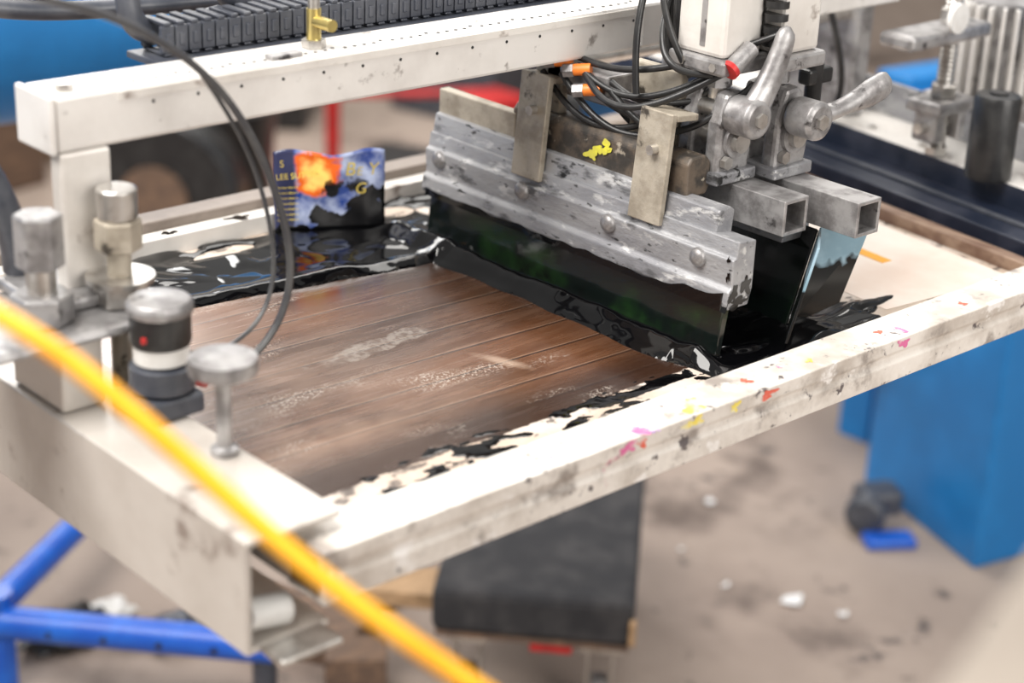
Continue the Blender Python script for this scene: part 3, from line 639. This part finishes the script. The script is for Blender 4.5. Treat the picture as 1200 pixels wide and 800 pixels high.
# ---------------------------------------------------------------- background machine & clutter
bgp=[]
bgp.append(cyl('blue_drum',(-1.0,1.55,.98),(1.45,1.25,.98),.17,'blue',seg=48))
bgp.append(box('drum_leg_1',(-.3,1.4,0),(-.2,1.5,.85),'blue_dark',.004)); bgp.append(box('drum_leg_2',(1.50,1.2,0),(1.58,1.28,.95),'blue_dark',.004))
bgp.append(cyl('drum_knob',(.30,1.20,1.05),(.30,1.26,1.05),.05,'navy'))
group('blue_machine_body',bgp)
group('blue_table_frame',[box('rail',(2.0,.9,.62),(2.9,.98,.74),'blue',.005,rot=-.15),box('leg_a',(2.05,1.0,0),(2.12,1.07,.62),'blue',.004),box('leg_b',(2.8,.82,0),(2.87,.9,.62),'blue',.004),box('shelf',(2.05,1.05,.45),(2.9,1.3,.47),'blue_dark',.003)])
group('cart_wheel',[cyl('tyre',(1.42,2.55,.20),(1.50,2.62,.20),.20,'black',bev=.02),cyl('hub',(1.41,2.54,.20),(1.51,2.63,.20),.08,'wood_dark')])
group('red_stand',[cyl('post',(2.2,2.92,.03),(2.2,2.92,.42),.020,'red'),box('base',(2.1,2.8,0),(2.3,3.0,.03),'red',.005),cyl('rail',(2.2,2.92,.25),(2.55,2.7,.25),.012,'red'),box('bin',(2.46,2.58,.0),(2.60,2.72,.26),'red',.01)])
for i,(x,y,w,dp,h,mt,r) in enumerate(((1.9,3.7,.5,.4,.25,'card',.4),(3.1,3.3,.5,.4,.35,'hose',.2),(2.45,3.6,.35,.3,.3,'black',.8),(1.3,3.5,.5,.4,.3,'wood_dark',.2),(3.5,2.6,.5,.5,.4,'card',.6),(3.05,2.2,.35,.3,.3,'black',.1),(2.9,4.3,.8,.5,.5,'wood_dark',.1),(4.2,3.3,.6,.6,.5,'black',.5),(4.6,2.1,.6,.6,.45,'card',.3),(3.7,1.6,.5,.4,.3,'wood_dark',.3),(2.0,2.35,.3,.25,.2,'black',.5),(.7,3.0,.5,.4,.4,'black',.3),(2.5,2.2,.25,.25,.22,'wood_dark',.9),(1.72,2.35,.25,.2,.16,'card',.7))):
    o=box('body',(x-w/2,y-dp/2,0),(x+w/2,y+dp/2,h),mt,.008,rot=r)
    l=box('lid',(x-w/2-.01,y-dp/2-.01,h),(x+w/2+.01,y+dp/2+.01,h+.03),mt,.005,rot=r)
    group('storage_box',[o,l])
lathe('ink_bucket',[(.10,0),(.12,.02),(.14,.28),(.145,.29),(.145,.30),(.12,.30)],(1.80,2.85,0),'black')
tube('floor_cable',[(1.5,1.9,.014),(1.7,2.1,.014),(1.95,2.1,.014),(2.2,2.0,.014),(2.1,1.8,.014),(1.8,1.8,.014),(2.1,1.6,.014)],.012,'black')
lathe('ink_jar',[(.09,0),(.09,.22),(.07,.26),(.04,.28)],(2.85,2.65,0),'black')

# ---------------------------------------------------------------- camera
f=2122.0
dX=Vector((2500,-770,f)).normalized(); dY=Vector((-2100,-970,f)).normalized(); dZ=dX.cross(dY)
if dZ.y>0: dZ=-dZ
R=Matrix(((dX.x,dX.y,dX.z),(dY.x,dY.y,dY.z),(dZ.x,dZ.y,dZ.z)))
cm=Matrix(((R[0][0],-R[0][1],-R[0][2]),(R[1][0],-R[1][1],-R[1][2]),(R[2][0],-R[2][1],-R[2][2])))
cd=bpy.data.cameras.new('camera'); co=bpy.data.objects.new('camera',cd); bpy.context.collection.objects.link(co)
co.matrix_world=Matrix.Translation((-.631,-.858,1.502))@cm.to_4x4()
cd.sensor_width=36; cd.lens=f/1200*36; cd.clip_start=.02
cd.dof.use_dof=True; cd.dof.focus_distance=1.58; cd.dof.aperture_fstop=3.2
SC.camera=co

# ---------------------------------------------------------------- light
w=bpy.data.worlds.new('world'); SC.world=w; w.use_nodes=True
w.node_tree.nodes['Background'].inputs[0].default_value=(1,.98,.95,1); w.node_tree.nodes['Background'].inputs[1].default_value=.42
def area(name,loc,tgt,size,power,col=(1,1,1),sy=None):
    l=bpy.data.lights.new(name,'AREA'); l.energy=power; l.size=size; l.color=col
    if sy: l.shape='RECTANGLE'; l.size_y=sy
    o=bpy.data.objects.new(name,l); bpy.context.collection.objects.link(o); o.location=loc
    o.rotation_euler=(Vector(tgt)-Vector(loc)).to_track_quat('-Z','Y').to_euler()
area('assumed_window_light',(1.35,4.7,2.6),(.2,.3,.9),2.4,100,(1,.985,.96),1.8)  # area light added for an assumed, unmodelled window, placed to reflect off the mesh
area('overhead_fill',(-1.4,.5,3.7),(.7,.6,.6),2.2,235,(1,.965,.92))  # added overhead area light for diffuse brightness, no roof opening modelled
area('rear_fill',(2.6,2.2,3.9),(1.6,1.4,0),2.5,110,(1,.965,.92))  # area light added above the rear, no real source behind it
area('front_fill',(.5,-3.5,2.4),(.5,.3,.8),2.5,125,(1,.96,.91))  # unseen fill added on the camera side, not an actual doorway
